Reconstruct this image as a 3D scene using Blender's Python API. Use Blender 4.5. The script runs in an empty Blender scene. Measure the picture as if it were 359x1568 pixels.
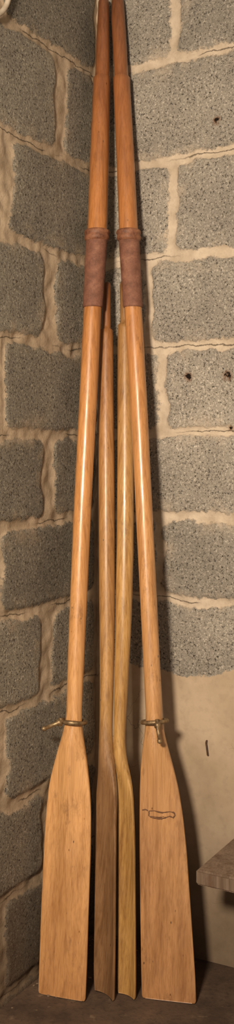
import bpy, math, random
from mathutils import Vector, noise
random.seed(4)
F=1478.0; U0=179.5; V0=720.0; HC=1.1925
sc=bpy.context.scene
sc.view_settings.view_transform='Standard'

def unp(u,v,d): return Vector(((u-U0)/F*d, d, HC-(v-V0)/F*d))
COR=Vector((-0.05,2.5,0))
LD=Vector((-0.491,-0.871,0)); LN=Vector((0.871,-0.491,0))
RD=Vector((0.871,-0.491,0)); RN=Vector((-0.491,-0.871,0))
def s_of_u(u,D):
    k=(u-U0)/F
    return (k*COR.y-COR.x)/(D.x-k*D.y)

# ---------------- material helpers
def newmat(name):
    m=bpy.data.materials.new(name); m.use_nodes=True
    nt=m.node_tree; b=nt.nodes['Principled BSDF']
    return m,nt,b
class N:
    def __init__(s,nt): s.nt=nt
    def node(s,t,**k):
        n=s.nt.nodes.new(t)
        for a,b in k.items(): setattr(n,a,b)
        return n
    def link(s,a,b): s.nt.links.new(a,b)
    def setin(s,sock,v):
        if isinstance(v,bpy.types.NodeSocket): s.link(v,sock)
        else: sock.default_value=v
    def math(s,op,a,b=0.0,clamp=False):
        n=s.node('ShaderNodeMath',operation=op); n.use_clamp=clamp
        s.setin(n.inputs[0],a); s.setin(n.inputs[1],b); return n.outputs[0]
    def coord(s,scale=(1,1,1),kind='Object'):
        tc=s.node('ShaderNodeTexCoord'); mp=s.node('ShaderNodeMapping')
        mp.inputs['Scale'].default_value=scale
        s.link(tc.outputs[kind],mp.inputs[0]); return mp.outputs[0]
    def noise(s,vec,scale,detail=3,rough=.55,dist=0):
        n=s.node('ShaderNodeTexNoise'); s.link(vec,n.inputs['Vector'])
        n.inputs['Scale'].default_value=scale; n.inputs['Detail'].default_value=detail
        n.inputs['Roughness'].default_value=rough; n.inputs['Distortion'].default_value=dist
        return n.outputs['Fac']
    def vor(s,vec,scale,feature='F1'):
        n=s.node('ShaderNodeTexVoronoi',feature=feature); s.link(vec,n.inputs['Vector'])
        n.inputs['Scale'].default_value=scale; return n.outputs['Distance']
    def ramp(s,fac,stops):
        n=s.node('ShaderNodeValToRGB'); s.link(fac,n.inputs[0]); e=n.color_ramp.elements
        while len(e)<len(stops): e.new(.5)
        for i,(p,c) in enumerate(stops):
            e[i].position=p; e[i].color=(c,c,c,1) if isinstance(c,(int,float)) else (*c,1)
        return n.outputs[0]
    def mix(s,f,a,b,mode='MIX'):
        n=s.node('ShaderNodeMix',data_type='RGBA',blend_type=mode)
        s.setin(n.inputs[0],f)
        for i,x in ((6,a),(7,b)):
            if isinstance(x,tuple): x=(*x,1)
            s.setin(n.inputs[i],x)
        return n.outputs[2]
    def mapr(s,v,a,b,c=0.0,d=1.0):
        n=s.node('ShaderNodeMapRange'); s.setin(n.inputs[0],v)
        n.inputs[1].default_value=a;n.inputs[2].default_value=b;n.inputs[3].default_value=c;n.inputs[4].default_value=d
        return n.outputs[0]
    def attr(s,name):
        n=s.node('ShaderNodeAttribute',attribute_name=name); return n.outputs['Fac']
    def bump(s,h,dist,strength=1.0,prev=None):
        n=s.node('ShaderNodeBump'); n.inputs['Distance'].default_value=dist; n.inputs['Strength'].default_value=strength
        s.link(h,n.inputs['Height'])
        if prev: s.link(prev,n.inputs['Normal'])
        return n.outputs[0]

def wall_mat(name,dark,mid,light,mort_a,mort_b,pl_a,pl_b):
    m,nt,b=newmat(name); n=N(nt)
    co=n.coord()
    f1=n.noise(co,170,3,.7); f2=n.noise(co,330,2,.6); v1=n.vor(co,190)
    agg=n.math('ADD',n.math('MULTIPLY',f1,.6),n.math('MULTIPLY',f2,.4))
    col=n.ramp(agg,[(.39,dark),(.45,mid),(.54,mid),(.63,light)])
    pit=n.mapr(n.math('ADD',v1,n.math('MULTIPLY',f1,.9)),.52,.63)
    col=n.mix(n.math('SUBTRACT',1.0,pit),col,tuple(x*.55 for x in dark))
    big=n.noise(co,5,4,.6)
    col=n.mix(.8,col,n.ramp(big,[(.3,(.74,.70,.66)),(.7,(1.18,1.13,1.06))]),'MULTIPLY')
    tint=n.attr('tint')
    tn=n.node('ShaderNodeCombineColor')
    for i in range(3): n.link(tint,tn.inputs[i])
    col=n.mix(1.0,col,tn.outputs[0],'MULTIPLY')
    # mortar
    m1=n.noise(co,22,5,.65); m2=n.noise(co,150,3,.6)
    mc=n.mix(n.mapr(m1,.35,.65),mort_a,mort_b)
    mc=n.mix(n.mapr(m2,.55,.75,0,.4),mc,tuple(x*.55 for x in mort_a))
    jz=n.math('ABSOLUTE',n.math('ADD',n.attr('jz'),n.math('MULTIPLY',n.math('SUBTRACT',n.noise(co,30,4,.7),.5),.018)))
    crack=n.math('MULTIPLY',n.mapr(jz,.0006,.0022,1,0),n.mapr(n.noise(co,4.5,2),.48,.54))
    mc=n.mix(n.math('MULTIPLY',crack,.8),mc,(.05,.036,.024))
    sdn=n.math('ADD',n.attr('sd'),n.math('MULTIPLY',n.math('SUBTRACT',n.noise(co,38,6,.75),.5),.042))
    fac=n.mapr(sdn,-.0022,.0022)
    edge=n.math('MULTIPLY',n.mapr(sdn,.0,.003,1,0),fac)
    col=n.mix(n.math('MULTIPLY',edge,.15),col,tuple(x*.6 for x in dark))
    sm=n.math('MULTIPLY',n.mapr(n.noise(co,13,6,.75),.50,.64),n.mapr(n.attr('sd'),.0,.040,.65,0))
    col=n.mix(sm,col,mc)
    c=n.mix(fac,mc,col)
    # plaster
    p1=n.noise(co,6,5,.6)
    pc=n.mix(n.mapr(p1,.35,.65),pl_a,pl_b)
    pc=n.mix(n.mapr(n.noise(co,60,4,.6),.5,.8,0,.35),pc,tuple(x*.5 for x in pl_a))
    w=n.node('ShaderNodeTexVoronoi',feature='DISTANCE_TO_EDGE')
    wn=n.node('ShaderNodeTexNoise'); wn.inputs['Scale'].default_value=7; wn.inputs['Detail'].default_value=5
    n.link(co,wn.inputs['Vector'])
    wv=n.mix(.35,co,wn.outputs['Color']); n.link(wv,w.inputs['Vector']); w.inputs['Scale'].default_value=4.0
    ck=n.math('MULTIPLY',n.mapr(w.outputs['Distance'],.001,.006,1,0),n.mapr(n.noise(co,3.3,1),.45,.53))
    pc=n.mix(n.math('MULTIPLY',ck,.55),pc,(.07,.05,.032))
    pf=n.math('ADD',n.attr('pl'),n.math('MULTIPLY',n.math('SUBTRACT',n.noise(co,14,5,.65),.5),.09))
    pfac=n.mapr(pf,-.002,.002)
    c=n.mix(pfac,c,pc)
    ru=n.math('MULTIPLY',n.attr('rust'),n.mapr(n.noise(co,90,4),.3,.6))
    c=n.mix(n.mapr(ru,.08,.5,0,.8),c,(.13,.055,.022))
    c=n.mix(n.mapr(ru,.45,.6),c,(.012,.008,.006))
    # colour blends to dark brown towards the foot of the wall
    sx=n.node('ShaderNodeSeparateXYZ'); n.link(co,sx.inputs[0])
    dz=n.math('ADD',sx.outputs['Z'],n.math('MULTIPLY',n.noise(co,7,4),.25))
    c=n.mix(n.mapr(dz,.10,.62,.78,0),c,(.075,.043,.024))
    n.link(c,b.inputs['Base Color'])
    b.inputs['Roughness'].default_value=.95; b.inputs['Specular IOR Level'].default_value=.15
    hb=n.math('ADD',n.math('MULTIPLY',agg,.6),n.math('MULTIPLY',pit,.5))
    hm=n.math('ADD',n.math('MULTIPLY',m1,.9),n.math('MULTIPLY',m2,.25))
    h1=n.node('ShaderNodeMix',data_type='FLOAT'); n.link(fac,h1.inputs[0]); n.link(hm,h1.inputs[2]); n.link(hb,h1.inputs[3])
    h2=n.node('ShaderNodeMix',data_type='FLOAT'); n.link(pfac,h2.inputs[0]); n.link(h1.outputs[0],h2.inputs[2])
    n.link(n.math('ADD',n.math('ADD',n.math('MULTIPLY',p1,.5),.5),n.math('MULTIPLY',ck,-.4)),h2.inputs[3])
    n.link(n.bump(h2.outputs[0],.004,.8),b.inputs['Normal'])
    return m

# ---------------- walls
joints_v=[-180,-30,118,264,406,538,665,787,909,1033,1157,1281,1405]
joints_z=sorted([HC-(v-V0)/F*2.5 for v in joints_v])
joints_z=[joints_z[0]-.22]+joints_z+[joints_z[-1]+.23]
def build_wall(name,D,Nn,length,perps,hw_h,hw_v,zoff,plaster,rusts,mat,tbase,seed):
    st=.005
    ns=int((length+.02)/st)+1; nz=int(2.75/st)+1
    verts=[];sdv=[];jzv=[];plv=[];ruv=[];tiv=[]
    rng=random.Random(seed)
    tints={}
    ncourse=len(joints_z)-1
    for j in range(nz):
        z=-.01+j*st
        for i in range(ns):
            s=-.012+i*st
            w1=noise.noise(Vector((s*5,z*5,seed)))*.008; w2=noise.noise(Vector((s*18,z*18,seed+7.)))*.013
            zz=z+w1+w2*.6+zoff(s)
            ss=s+w1*.8+w2
            k=0
            while k<ncourse-1 and zz>joints_z[k+1]: k+=1
            a=joints_z[k]; bb=joints_z[k+1]
            dlo=zz-a; dhi=bb-zz
            jz=dlo if dlo<dhi else -dhi
            ps=perps(k)
            dp=9;cell=0
            for p in ps:
                if ss>p: cell+=1
                dp=min(dp,abs(ss-p))
            dcorner=ss-.002
            px=min(dp-hw_v,dcorner-.008)
            pz=min(dlo,dhi)-hw_h-w2*.3
            r=.022
            ax=r-px; az=r-pz
            if ax>0 and az>0: sd=r-math.hypot(ax,az)
            else: sd=min(px,pz)
            key=(k,cell)
            if key not in tints: tints[key]=tbase*(.86+.30*rng.random())
            pl=plaster(s,z) if plaster else -1
            pl_=pl+noise.noise(Vector((s*9,z*9,3)))*.035
            f=max(0,min(1,(sd+.006)/.013)); f=f*f*(3-2*f)
            lump=noise.noise(Vector((s*35,z*35,seed+2.)))
            h=f*.005+(1-f)*lump*.004+lump*.0006+w1*.3
            pf=max(0,min(1,(pl_+.006)/.012)); h=h*(1-pf)+pf*(.009+noise.noise(Vector((s*6,z*6,9)))*.004)
            rr=0
            for (rs,rz,rad) in rusts:
                q=((s-rs)**2+(z-rz)**2)/rad**2
                if q<9: rr=max(rr,math.exp(-q))
            p=COR+D*s+Nn*(h-.008); verts.append((p.x,p.y,z))
            sdv.append(sd);jzv.append(jz);plv.append(pl);ruv.append(rr);tiv.append(tints[key])
    faces=[]
    flip = D.cross(Vector((0,0,1))).dot(Nn)<0
    for j in range(nz-1):
        o=j*ns
        for i in range(ns-1):
            q=(o+i,o+i+1,o+ns+i+1,o+ns+i)
            faces.append(q[::-1] if flip else q)
    me=bpy.data.meshes.new(name); me.from_pydata(verts,[],faces)
    for nm,arr in (('sd',sdv),('jz',jzv),('pl',plv),('rust',ruv),('tint',tiv)):
        at=me.attributes.new(nm,'FLOAT','POINT'); at.data.foreach_set('value',arr)
    me.polygons.foreach_set('use_smooth',[True]*len(faces))
    me.materials.append(mat)
    ob=bpy.data.objects.new(name,me); sc.collection.objects.link(ob)
    return ob

def course_idx(vtop):
    zt=HC-(vtop-V0)/F*2.5
    return min(range(len(joints_z)),key=lambda i:abs(joints_z[i]-zt))-1
LP={}; RP={}
def setp(dic,D,vt,us,blk=.45):
    ss=[s_of_u(u,D) for u in us]
    l=max(ss)
    while l<2: l+=blk; ss.append(l)
    dic[course_idx(vt)]=ss
for vt,us in ((-180,[80]),(-30,[0]),(118,[95]),(264,[10]),(406,[80]),(538,[0]),(665,[78]),(787,[-4]),(909,[74]),(1033,[2]),(1157,[76]),(1281,[0])): setp(LP,LD,vt,us)
for vt,us in ((-180,[410]),(-30,[266]),(118,[400]),(264,[262]),(406,[400,225]),(538,[247]),(665,[395]),(787,[244]),(909,[390]),(1033,[250]),(1157,[390]),(1281,[250])): setp(RP,RD,vt,us)
def lp(k): return LP.get(k,[.2,.65,1.1])
def rp(k): return RP.get(k,[.2,.65,1.1])
def plast(s,z):
    zb=.665+.03*math.sin(s*14)+ (max(0,s-.14))*.30
    return zb-z
def wz(u,v,D):
    s=s_of_u(u,D); d=(COR+D*s).y
    return s,HC-(v-V0)/F*d
rusts=[(*wz(332,184,RD),.010),(*wz(288,577,RD),.011),(*wz(348,575,RD),.012),(*wz(352,655,RD),.006)]
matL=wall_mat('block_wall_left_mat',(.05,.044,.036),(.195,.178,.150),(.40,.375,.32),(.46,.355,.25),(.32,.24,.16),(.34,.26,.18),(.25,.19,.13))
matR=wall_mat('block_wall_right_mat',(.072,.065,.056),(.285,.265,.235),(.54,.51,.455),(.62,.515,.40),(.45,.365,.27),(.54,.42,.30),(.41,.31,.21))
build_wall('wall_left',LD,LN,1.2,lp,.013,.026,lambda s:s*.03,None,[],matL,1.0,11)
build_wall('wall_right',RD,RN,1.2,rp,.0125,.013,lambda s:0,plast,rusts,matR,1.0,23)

# ---------------- floor
m,nt,b=newmat('dirty_concrete_floor_mat'); n=N(nt); co=n.coord()
a=n.noise(co,6,6,.65); c2=n.noise(co,90,4,.7)
c=n.ramp(a,[(.35,(.045,.026,.016)),(.65,(.13,.078,.048))])
c=n.mix(n.mapr(c2,.5,.7,0,.6),c,(.03,.018,.011))
c=n.mix(n.mapr(n.noise(co,25,3),.64,.72,0,.5),c,(.24,.17,.11))
n.link(c,b.inputs['Base Color']); b.inputs['Roughness'].default_value=.9
n.link(n.bump(n.math('ADD',a,n.math('MULTIPLY',c2,.3)),.006),b.inputs['Normal'])
fm=bpy.data.meshes.new('floor')
fm.from_pydata([(p.x,p.y,0) for p in (COR+Vector((0,.05,0)),COR+LD*2.0,COR+LD*2+RD*2,COR+RD*2)],[],[(0,1,2,3)])
fm.materials.append(m); sc.collection.objects.link(bpy.data.objects.new('floor',fm))

# ---------------- wood
def wood(name,stops,z0,z1,rough=.38,coat=.15,streak=.5,dirt=.5,seed=0.0):
    m,nt,b=newmat(name); n=N(nt)
    co=n.coord(); g=n.coord((1,1,.02)); g2=n.coord((1,1,.012))
    sx=n.node('ShaderNodeSeparateXYZ'); n.link(co,sx.inputs[0])
    t=n.mapr(sx.outputs['Z'],z0,z1)
    t=n.math('ADD',t,n.math('MULTIPLY',n.math('SUBTRACT',n.noise(g,30,4),.5),.14))
    base=n.ramp(t,stops)
    wide=n.noise(n.coord((1,1,.05)),45,4,.6,.5)
    gr=n.noise(g,160,4,.6,.3); gl=n.noise(g2,480,3,.6)
    c=n.mix(min(1,streak+.1),base,n.ramp(wide,[(.30,(.62,.53,.44)),(.5,(1,1,1)),(.70,(1.22,1.22,1.2))]),'MULTIPLY')
    c=n.mix(streak,c,n.ramp(gr,[(.32,(.62,.53,.45)),(.5,(1,1,1)),(.68,(1.18,1.18,1.16))]),'MULTIPLY')
    c=n.mix(streak*.8,c,n.ramp(gl,[(.35,(.64,.58,.52)),(.55,(1.05,1.05,1.05))]),'MULTIPLY')
    d=n.mapr(n.noise(n.coord((1,1,.4)),22,7,.78),.56,.72,0,dirt)
    c=n.mix(d,c,(.12,.05,.02))
    sp=n.mapr(n.vor(n.coord((1,1,.5)),55),.05,.11,1,0)
    sp=n.math('MULTIPLY',sp,n.mapr(n.noise(co,13,2),.52,.60,0,.8))
    c=n.mix(sp,c,(.035,.016,.008))
    n.link(c,b.inputs['Base Color'])
    n.link(n.mapr(n.noise(co,20,4),.3,.7,rough-.08,rough+.14),b.inputs['Roughness'])
    b.inputs['Coat Weight'].default_value=coat; b.inputs['Coat Roughness'].default_value=.25
    n.link(n.bump(n.math('ADD',gr,n.math('MULTIPLY',gl,.5)),.0006,.6),b.inputs['Normal'])
    return m
W_L=wood('varnished_wood_left',[(0,(.50,.245,.095)),(.22,(.69,.375,.155)),(.45,(.58,.275,.095)),(.7,(.45,.185,.055)),(.88,(.29,.105,.034)),(1,(.16,.055,.022))],0,2.4,.34,.45,.5,.65)
W_R=wood('varnished_wood_right',[(0,(.42,.205,.085)),(.25,(.52,.28,.12)),(.45,(.59,.295,.11)),(.7,(.48,.20,.062)),(.88,(.30,.11,.036)),(1,(.15,.052,.02))],0,2.4,.36,.4,.5,.75)
W_3=wood('aged_wood_third',[(0,(.23,.12,.055)),(.3,(.30,.165,.075)),(.38,(.45,.25,.09)),(.8,(.40,.20,.072)),(.95,(.26,.10,.033)),(1,(.2,.07,.022))],0,1.65,.42,.2,.65,.6)
W_4=wood('ochre_wood_fourth',[(0,(.43,.235,.075)),(.35,(.51,.295,.10)),(.6,(.51,.29,.10)),(.95,(.34,.18,.065)),(1,(.25,.12,.04))],0,1.65,.38,.25,.65,.7)

def depth_fn(vt,dt,vb,db):
    z0=HC-(vt-V0)/F*dt; z1=HC-(vb-V0)/F*db
    dd=db-dt; dz=z1-z0
    def f(v):
        t=(F*(HC-z0)-(v-V0)*dt)/((v-V0)*dd+F*dz)
        return dt+dd*t
    return f
def interp(tab,v):
    if v<=tab[0][0]: return list(tab[0][1:])
    for a,b in zip(tab,tab[1:]):
        if v<=b[0]:
            t=(v-a[0])/(b[0]-a[0]); return [x+(y-x)*t for x,y in zip(a[1:],b[1:])]
    return list(tab[-1][1:])
NS=64
PE=.3   # rim squareness of the blade section
def loft(name,mat,df,tab,ends=(True,True),dens=4.0,zmin=None,soft=True):
    vs=[]
    rows=[r[0] for r in tab]
    for a,b in zip(rows,rows[1:]):
        k=max(1,int((b-a)/dens)); vs+= [a+(b-a)*i/k for i in range(k)]
    vs.append(rows[-1])
    st=[]
    if ends[0]:
        for q in (0,.12,.3,.55,.8): st.append((vs[0]+7*(q),.45+.55*math.sqrt(1-(1-q)**2) if q>0 else .35))
        vs=[x for x in vs if x>vs[0]+7]
    st+=[(x,1.0) for x in vs]
    if ends[1]:
        last=vs[-1]; st=[(x,s_) for x,s_ in st if x<last-8]
        for q in (.9,.7,.45,.25,.1,.0): st.append((last-8*q,.86+.14*math.sqrt(max(0,1-(1-q)**2))))
    verts=[];faces=[]
    def sm(v):
        if not soft or v<1090 or v>rows[-1]-16: return interp(tab,v)
        acc=[interp(tab,v+o) for o in (-12,-6,0,6,12)]
        return [sum(c)/5 for c in zip(*acc)]
    for v,sh in st:
        uL,uR,k,e,r,yaw,bow=sm(v)
        d=df(v); c=unp((uL+uR)/2,v,d); a=(uR-uL)/2*d/F
        ya=math.radians(yaw); ca=math.cos(ya)
        nx,ny=math.sin(ya),math.cos(ya)
        aw=(a*(1-k)+(a/ca)*k)*sh
        for i in range(NS):
            th=2*math.pi*i/NS
            cs,sn=math.cos(th),math.sin(th)
            x=aw*cs
            yc=a*sh*sn
            xx=math.copysign(abs(cs)**.7,cs)*aw
            yb=math.copysign(abs(sn)**PE,sn)*(e+r*math.exp(-(xx/(.016))**2)) if abs(sn)>1e-6 else 0
            yb*=min(1,sh+.1)
            yb+= bow*((xx/max(aw,1e-5))**2)
            X=x*(1-k)+xx*k; Y=yc*(1-k)+yb*k
            px=c.x+X*ca+Y*nx; py=c.y-X*math.sin(ya)+Y*ny
            z=c.z
            if zmin is not None: z=max(z,zmin)
            verts.append((px,py,z))
    n_=len(st)
    for j in range(n_-1):
        for i in range(NS):
            i2=(i+1)%NS
            faces.append((j*NS+i,(j+1)*NS+i,(j+1)*NS+i2,j*NS+i2))
    faces.append(tuple(range(NS))); faces.append(tuple(reversed(range((n_-1)*NS,n_*NS))))
    me=bpy.data.meshes.new(name); me.from_pydata(verts,[],faces)
    me.polygons.foreach_set('use_smooth',[True]*(len(faces)-2)+[False,False])
    me.materials.append(mat); me.validate()
    ob=bpy.data.objects.new(name,me); sc.collection.objects.link(ob)
    return ob
def parent(name,kids,loc):
    e=bpy.data.objects.new(name,None); e.empty_display_size=.05; e.location=loc; sc.collection.objects.link(e)
    for k in kids:
        k.parent=e; k.location=k.location-Vector(loc)
    return e

def S(v,l,r,k=0,e=.006,rg=0,yaw=0,bow=0): return (v,l,r,k,e,rg,yaw,bow)
# left oar
dL=depth_fn(-2,2.455,1529,2.182)
tabL=[S(-2,151,167.5),S(30,149.5,168),S(70,147.5,168.5),S(110,146.2,168.5),S(117,145.5,168),S(119.5,143,169),S(135,142.5,169),S(240,138,167.5),S(350,134,164.5),S(470,128.5,156),
 S(600,122,149.5),S(700,117,144),S(800,112,139),S(900,108,134.5),S(1000,104,130),S(1060,102.5,127),S(1095,101.5,125.5,0,.006,.012,6),
 S(1118,97.5,126.5,.25,.008,.012,10),S(1140,91,130,.55,.007,.011,14),S(1165,84,134,.8,.006,.011,17),S(1200,75.5,138,.95,.005,.0105,18),S(1240,71,140,1,.005,.010,18),
 S(1300,67,139.5,1,.005,.008,18),S(1400,62.5,136,1,.0045,.004,18),S(1470,60,134,1,.004,.0012,18),S(1529,58,131.5,1,.004,.0003,18)]
# right oar
dR=depth_fn(-4,2.445,1534,2.168)
tabR=[S(-4,171,189.5),S(30,170.5,192),S(70,173,194.5),S(110,175,196.3),S(117,175,197),S(119.5,173.5,199.5),S(135,174,200),S(240,178.5,206),S(350,182.5,211.5),S(470,190.5,217.5),
 S(600,199,225),S(700,204.5,230),S(800,209,235),S(900,214,240),S(1000,219,245),S(1060,222,248),S(1095,224,249.5,0,.006,.012,4),
 S(1118,222.5,251,.25,.008,.012,8),S(1145,219,258,.6,.007,.010,10),S(1170,216.5,265,.85,.006,.008,12),S(1205,214.8,273.5,.97,.0055,.006,12),S(1245,214.5,280,1,.005,.004,12),
 S(1300,214.5,286,1,.005,.0025,12),S(1400,215.5,293,1,.0045,.001,12),S(1490,217,299,1,.004,.0003,12),S(1534,218,300.5,1,.004,.0,12)]
oL=loft('shaft_and_blade',W_L,dL,tabL,zmin=.002); oR=loft('shaft_and_blade',W_R,dR,tabR,zmin=.002)

# leather
m,nt,b=newmat('leather_mat'); n=N(nt); co=n.coord()
c=n.ramp(n.noise(co,35,5,.7),[(.3,(.12,.045,.025)),(.55,(.22,.092,.056)),(.75,(.33,.16,.10))])
c=n.mix(n.mapr(n.noise(co,240,3,.7),.5,.75,0,.4),c,(.06,.024,.016))
n.link(c,b.inputs['Base Color']); b.inputs['Roughness'].default_value=.75
n.link(n.bump(n.noise(co,220,4),.0006),b.inputs['Normal'])
LEA=m
m,nt,b=newmat('leather_collar_mat'); n=N(nt); co=n.coord()
c=n.ramp(n.noise(co,50,5,.7),[(.3,(.10,.035,.018)),(.55,(.25,.10,.05)),(.75,(.38,.19,.10))])
n.link(c,b.inputs['Base Color']); b.inputs['Roughness'].default_value=.6
n.link(n.bump(n.noise(co,180,4),.001),b.inputs['Normal'])
LEC=m
def sleeve(df,tab):
    rows=[]
    for v in (364,368,400,430,460,468,471):
        l,r=interp(tab,v)[:2]; o=1.6 if 366<v<470 else .8
        rows.append(S(v,l-o,r+o))
    s1=loft('leather_sleeve',LEA,df,rows,ends=(False,False))
    rows=[]
    for v,o in ((352,.6),(353,3.2),(355,4.6),(357.5,4.8),(359.5,3.6),(361,3.6),(364,4.6),(367,3.8),(369,2.0),(370,.8)):
        l,r=interp(tab,v)[:2]; rows.append(S(v,l-o,r+o))
    s2=loft('leather_collar',LEC,df,rows,ends=(False,False),dens=10)
    return [s1,s2]
kL=sleeve(dL,tabL); kR=sleeve(dR,tabR)

def curve(name,pts,rad,mat,cyclic=False,radii=None,res=6):
    cu=bpy.data.curves.new(name,'CURVE'); cu.dimensions='3D'; cu.bevel_depth=rad; cu.bevel_resolution=res; cu.use_fill_caps=True
    sp=cu.splines.new('POLY'); sp.points.add(len(pts)-1)
    for i,p in enumerate(pts):
        sp.points[i].co=(*p,1); sp.points[i].radius=radii[i] if radii else 1
    sp.use_cyclic_u=cyclic; sp.use_smooth=True
    ob=bpy.data.objects.new(name,cu); cu.materials.append(mat); sc.collection.objects.link(ob)
    dg=bpy.context.evaluated_depsgraph_get(); me=bpy.data.meshes.new_from_object(ob.evaluated_get(dg))
    bpy.data.objects.remove(ob); me.name=name
    o=bpy.data.objects.new(name,me); sc.collection.objects.link(o); return o

# burn mark on right blade
m,nt,b=newmat('burn_mark_mat'); b.inputs['Base Color'].default_value=(.15,.07,.034,1); b.inputs['Roughness'].default_value=.8
def surfpt(df,tab,u,v):
    uL,uR,k,e,r,yaw,bow=[sum(c)/5 for c in zip(*[interp(tab,v+o) for o in (-12,-6,0,6,12)])]
    d=df(v); c=unp((uL+uR)/2,v,d)
    ya=math.radians(yaw); a=(uR-uL)/2*d/F
    aw=a*(1-k)+a/math.cos(ya)*k
    X=(u-(uL+uR)/2)*d/F/math.cos(ya)
    lo,hi=0.0,1.0
    for _ in range(30):
        q=(lo+hi)/2
        if aw*(q*(1-k)+q**.7*k)<abs(X): lo=q
        else: hi=q
    cs=lo; sn=math.sqrt(max(0,1-cs*cs))
    Y=-((1-k)*a*sn+k*(sn**PE)*(e+r*math.exp(-((cs**.7*aw)/.016)**2)))
    return Vector((c.x+X*math.cos(ya)+Y*math.sin(ya),c.y-X*math.sin(ya)+Y*math.cos(ya),c.z))
mk=[(229,1242),(238,1240.5),(250,1242),(261,1240.5),(267,1241.5),(269,1245.5),(266,1249.5),(261,1247.5),(255,1249.5),(249,1251.5),(242,1252),(235,1252),(229,1249.5),(229.5,1245),(229,1242)]
def polyline(mk):
    pts=[]
    for (a,b_),(c_,d_) in zip(mk,mk[1:]):
        for i in range(4): pts.append(surfpt(dR,tabR,a+(c_-a)*i/4,b_+(d_-b_)*i/4))
    return pts
pts=polyline(mk)
burn=curve('burn_mark',pts,.0016,m,radii=[.5+.8*random.random() for _ in pts],res=2)
pts=polyline([(219,1241.5),(224,1240),(229,1242)])
burn2=curve('burn_mark_dash',pts,.0014,m,res=2)
pts=polyline([(232,1250),(240,1250),(248,1249.3),(254,1247.5)])
burn3=curve('burn_mark_inner',pts,.0014,m,radii=[.4+.8*random.random() for _ in pts],res=2)  # second burn line inside the loop
parent('wooden_oar',[oL]+kL,(0,0,0)); parent('wooden_oar',[oR,burn,burn2,burn3]+kR,(0,0,0))

# inner spoon oars
d3=depth_fn(432,2.425,1526,2.195)
tab3=[S(432,158.5,170),S(470,157.5,170),S(503,156.5,170),S(505.5,153,173),S(515,152.3,173.8),S(600,151.5,174.5),S(700,151,175.5),S(850,151.5,176.5),S(950,152.5,176.5),S(1050,153,174.5),
 S(1120,152.5,172.5,0,.006,.01,30),S(1150,151.5,173.5,.35,.006,.008,36),S(1180,151,177,.75,.0055,.005,42),S(1220,151,180,1,.005,.003,46,-.005),S(1350,151,181,1,.005,.001,48,-.009),S(1450,150,181,1,.0045,.0,48,-.010),S(1500,149.5,180,1,.0045,.0,48,-.010),S(1526,151,179.5,1,.0045,.0,48,-.010)]
d4=depth_fn(430,2.42,1525,2.192)
tab4=[S(430,184,197),S(490,184.5,198),S(495,184,199),S(498,180.5,204),S(600,180,205),S(700,180,205.5),S(850,178.5,205),S(950,177,202),S(1050,175.5,196.5),
 S(1120,174.5,192.5,0,.006,.01,20),S(1150,174,192.5,.3,.006,.009,26),S(1170,176,195.5,.6,.0055,.007,30),S(1190,179.5,200.5,.85,.0055,.004,34),S(1215,183,205,1,.005,.002,38,-.004),S(1280,185,209,1,.005,.001,38,-.007),
 S(1400,185,210.5,1,.0045,.0005,38,-.008),S(1490,184.5,211,1,.0045,.0,38,-.008),S(1525,185,210.5,1,.0045,.0,38,-.008)]
o3=loft('shaft_and_spoon_blade',W_3,d3,tab3,zmin=.002); o4=loft('shaft_and_spoon_blade',W_4,d4,tab4,zmin=.002)
parent('spoon_blade_oar',[o3],(0,0,0)); parent('spoon_blade_oar',[o4],(0,0,0))

# ---------------- oarlocks
m,nt,b=newmat('aged_brass_mat'); n=N(nt); co=n.coord()
c=n.ramp(n.noise(co,60,5,.7),[(.35,(.13,.08,.04)),(.6,(.34,.235,.125)),(.8,(.5,.38,.22))])
n.link(c,b.inputs['Base Color']); b.inputs['Metallic'].default_value=.6
n.link(n.mapr(n.noise(co,90,3),.3,.7,.38,.58),b.inputs['Roughness'])
BR=m
import bmesh
def join(name,obs):
    bm=bmesh.new()
    for o in obs: bm.from_mesh(o.data)
    me=bpy.data.meshes.new(name); bm.to_mesh(me); bm.free(); me.materials.append(obs[0].data.materials[0])
    for o in obs: bpy.data.objects.remove(o)
    o=bpy.data.objects.new(name,me); sc.collection.objects.link(o)
    me.polygons.foreach_set('use_smooth',[True]*len(me.polygons)); return o
def oarlock(df,uc,v,half,tilt,shank_dir,slen,pitch):
    d=df(v); c=unp(uc,v,d); R=half*d/F-.0045
    ex=Vector((1,0,math.sin(math.radians(-tilt)))).normalized(); ey=Vector((0,1,pitch)).normalized()
    ang=[2*math.pi*i/48 for i in range(48)]
    ring=[c+ex*R*math.cos(t)+ey*R*math.sin(t) for t in ang]
    a=curve('r',ring,.0051,BR,True,radii=[1+.1*math.sin(3*t) for t in ang])
    sd=Vector(shank_dir).normalized()
    ha=Vector((sd.x,sd.y,0)).normalized()
    st=c+ex*ha.x*R+ey*ha.y*R+ha*.001
    P=[st-sd*.001,st+sd*.005,st+sd*.011,st+sd*.013,st+sd*(slen*.6),st+sd*(slen-.009),st+sd*(slen-.008),st+sd*(slen-.003),st+sd*slen]
    b_=curve('s',P,.0052,BR,radii=[1.1,1.6,1.5,.95,.85,.8,1.15,1.1,.5])
    l1=curve('l',[st+ha*.002+Vector((0,0,.008)),st+sd*.006+Vector((0,0,-.008))],.005,BR)
    return join('brass_oarlock',[a,b_,l1])
oarlock(dL,112.3,1105,21.5,5,(-.86,-.45,-.24),.052,-.14)
oarlock(dR,237.3,1105,21.5,-4,(.10,-.62,-.78),.050,-.18)

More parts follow.
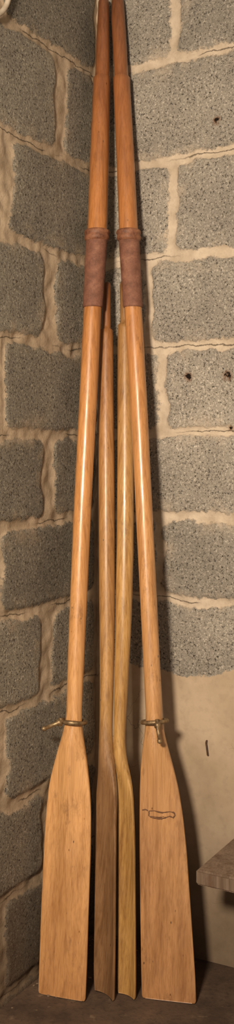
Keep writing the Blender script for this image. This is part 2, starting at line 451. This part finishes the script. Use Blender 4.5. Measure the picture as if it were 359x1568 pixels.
# ---------------- low bench plank
m=wood('weathered_grey_wood',[(0,(.17,.115,.08)),(1,(.24,.175,.125))],0,1,.75,0,.75,.85)
zt=.324; P0=Vector((.171,2.098,0)); into=Vector((.491,.871,0)); W=.23
def slab(name,o,a,b_,z0,z1,bev=.004):
    bm=bmesh.new(); vs=[]
    for z in (z0,z1):
        for p in (o,o+a,o+a+b_,o+b_): vs.append(bm.verts.new((p.x,p.y,z)))
    for f in ((0,1,2,3),(4,5,6,7),(0,1,5,4),(1,2,6,5),(2,3,7,6),(3,0,4,7)): bm.faces.new([vs[i] for i in f])
    bmesh.ops.recalc_face_normals(bm,faces=bm.faces)
    bmesh.ops.bevel(bm,geom=list(bm.edges),offset=bev,segments=2,affect='EDGES')
    me=bpy.data.meshes.new(name); bm.to_mesh(me); bm.free(); me.materials.append(m)
    ob=bpy.data.objects.new(name,me); sc.collection.objects.link(ob); return ob
pl=slab('seat_plank',P0,RD*.8,into*W,zt-.033,zt)
l1=slab('leg_1',P0+RD*.16+into*.02,RD*.04,into*.18,0.001,zt-.031)
l2=slab('leg_2',P0+RD*.66+into*.02,RD*.04,into*.18,0.001,zt-.031)
parent('low_wooden_bench',[pl,l1,l2],(0,0,0))

# ---------------- nail, hoop, crumbs
m,nt,b=newmat('rusty_iron_mat'); n=N(nt); c=n.ramp(n.noise(n.coord(),120,4),[(.3,(.03,.018,.012)),(.7,(.10,.05,.03))])
n.link(c,b.inputs['Base Color']); b.inputs['Roughness'].default_value=.8
s,z=wz(318,1134,RD); p=COR+RD*s+Vector((0,0,z))
curve('bent_nail',[p-RN*.02,p+RN*.004,p+RN*.007+Vector((0,0,-.004)),p+RN*.006+RD*.004+Vector((0,0,-.034))],.0022,m,res=3)
m2,nt,b=newmat('pale_hoop_mat'); n=N(nt); c=n.ramp(n.noise(n.coord(),40,4),[(.3,(.42,.34,.25)),(.7,(.62,.53,.42))])
n.link(c,b.inputs['Base Color']); b.inputs['Roughness'].default_value=.6
cc=COR+LD*.505+LN*.012+Vector((0,0,2.268))
hoop=curve('hoop_rim',[cc+LD*.1*math.cos(t)+Vector((0,0,.1*math.sin(t))) for t in [2*math.pi*i/64 for i in range(64)]],.006,m2,True)
nl=curve('hanging_nail',[cc+Vector((0,0,.094))-LN*.03,cc+Vector((0,0,.094))+LN*.015],.003,m)
parent('hanging_hoop',[hoop,nl],(0,0,0))
bm=bmesh.new()
for i in range(110):
    a=abs(random.gauss(0,.10))+.01; b_=abs(random.gauss(0,.14))+.01
    if random.random()<.5: a,b_=b_*1.4,a*.5
    q=COR+LD*a+RD*b_; r=random.uniform(.0012,.004)
    res=bmesh.ops.create_icosphere(bm,subdivisions=1,radius=r)
    sx,sy,sz=[random.uniform(.6,1.4) for _ in range(3)]
    for v in res['verts']:
        v.co=Vector((v.co.x*sx*random.uniform(.8,1.2),v.co.y*sy,v.co.z*sz*.7))+Vector((q.x,q.y,r*.5))
me=bpy.data.meshes.new('mortar_crumbs'); bm.to_mesh(me); bm.free()
m3,nt,b=newmat('crumb_mat'); n=N(nt); c=n.ramp(n.noise(n.coord(),30,3),[(.3,(.10,.065,.042)),(.7,(.26,.18,.12))]); n.link(c,b.inputs['Base Color'])
me.materials.append(m3); sc.collection.objects.link(bpy.data.objects.new('mortar_crumbs',me))

# ---------------- lights
def area(name,loc,tgt,size,power,col):
    l=bpy.data.lights.new(name,'AREA'); l.shape='DISK'; l.size=size; l.energy=power; l.color=col
    o=bpy.data.objects.new(name,l); o.location=loc; o.rotation_euler=(Vector(tgt)-Vector(loc)).to_track_quat('-Z','Y').to_euler()
    sc.collection.objects.link(o)
area('work_lamp',(-.55,-.05,1.75),(.05,2.4,1.15),.28,76,(1,.84,.65))
w=bpy.data.worlds.new('world'); sc.world=w; w.use_nodes=True
w.node_tree.nodes['Background'].inputs[0].default_value=(1,.81,.63,1); w.node_tree.nodes['Background'].inputs[1].default_value=.28

cam=bpy.data.cameras.new('camera'); co_=bpy.data.objects.new('camera',cam); sc.collection.objects.link(co_)
co_.location=(0,0,HC); co_.rotation_euler=(math.radians(90),0,0)
cam.sensor_fit='VERTICAL'; cam.sensor_height=24; cam.sensor_width=24; cam.lens=24*F/1568; cam.shift_y=-(784-V0)/1568
cam.clip_start=.02
sc.camera=co_
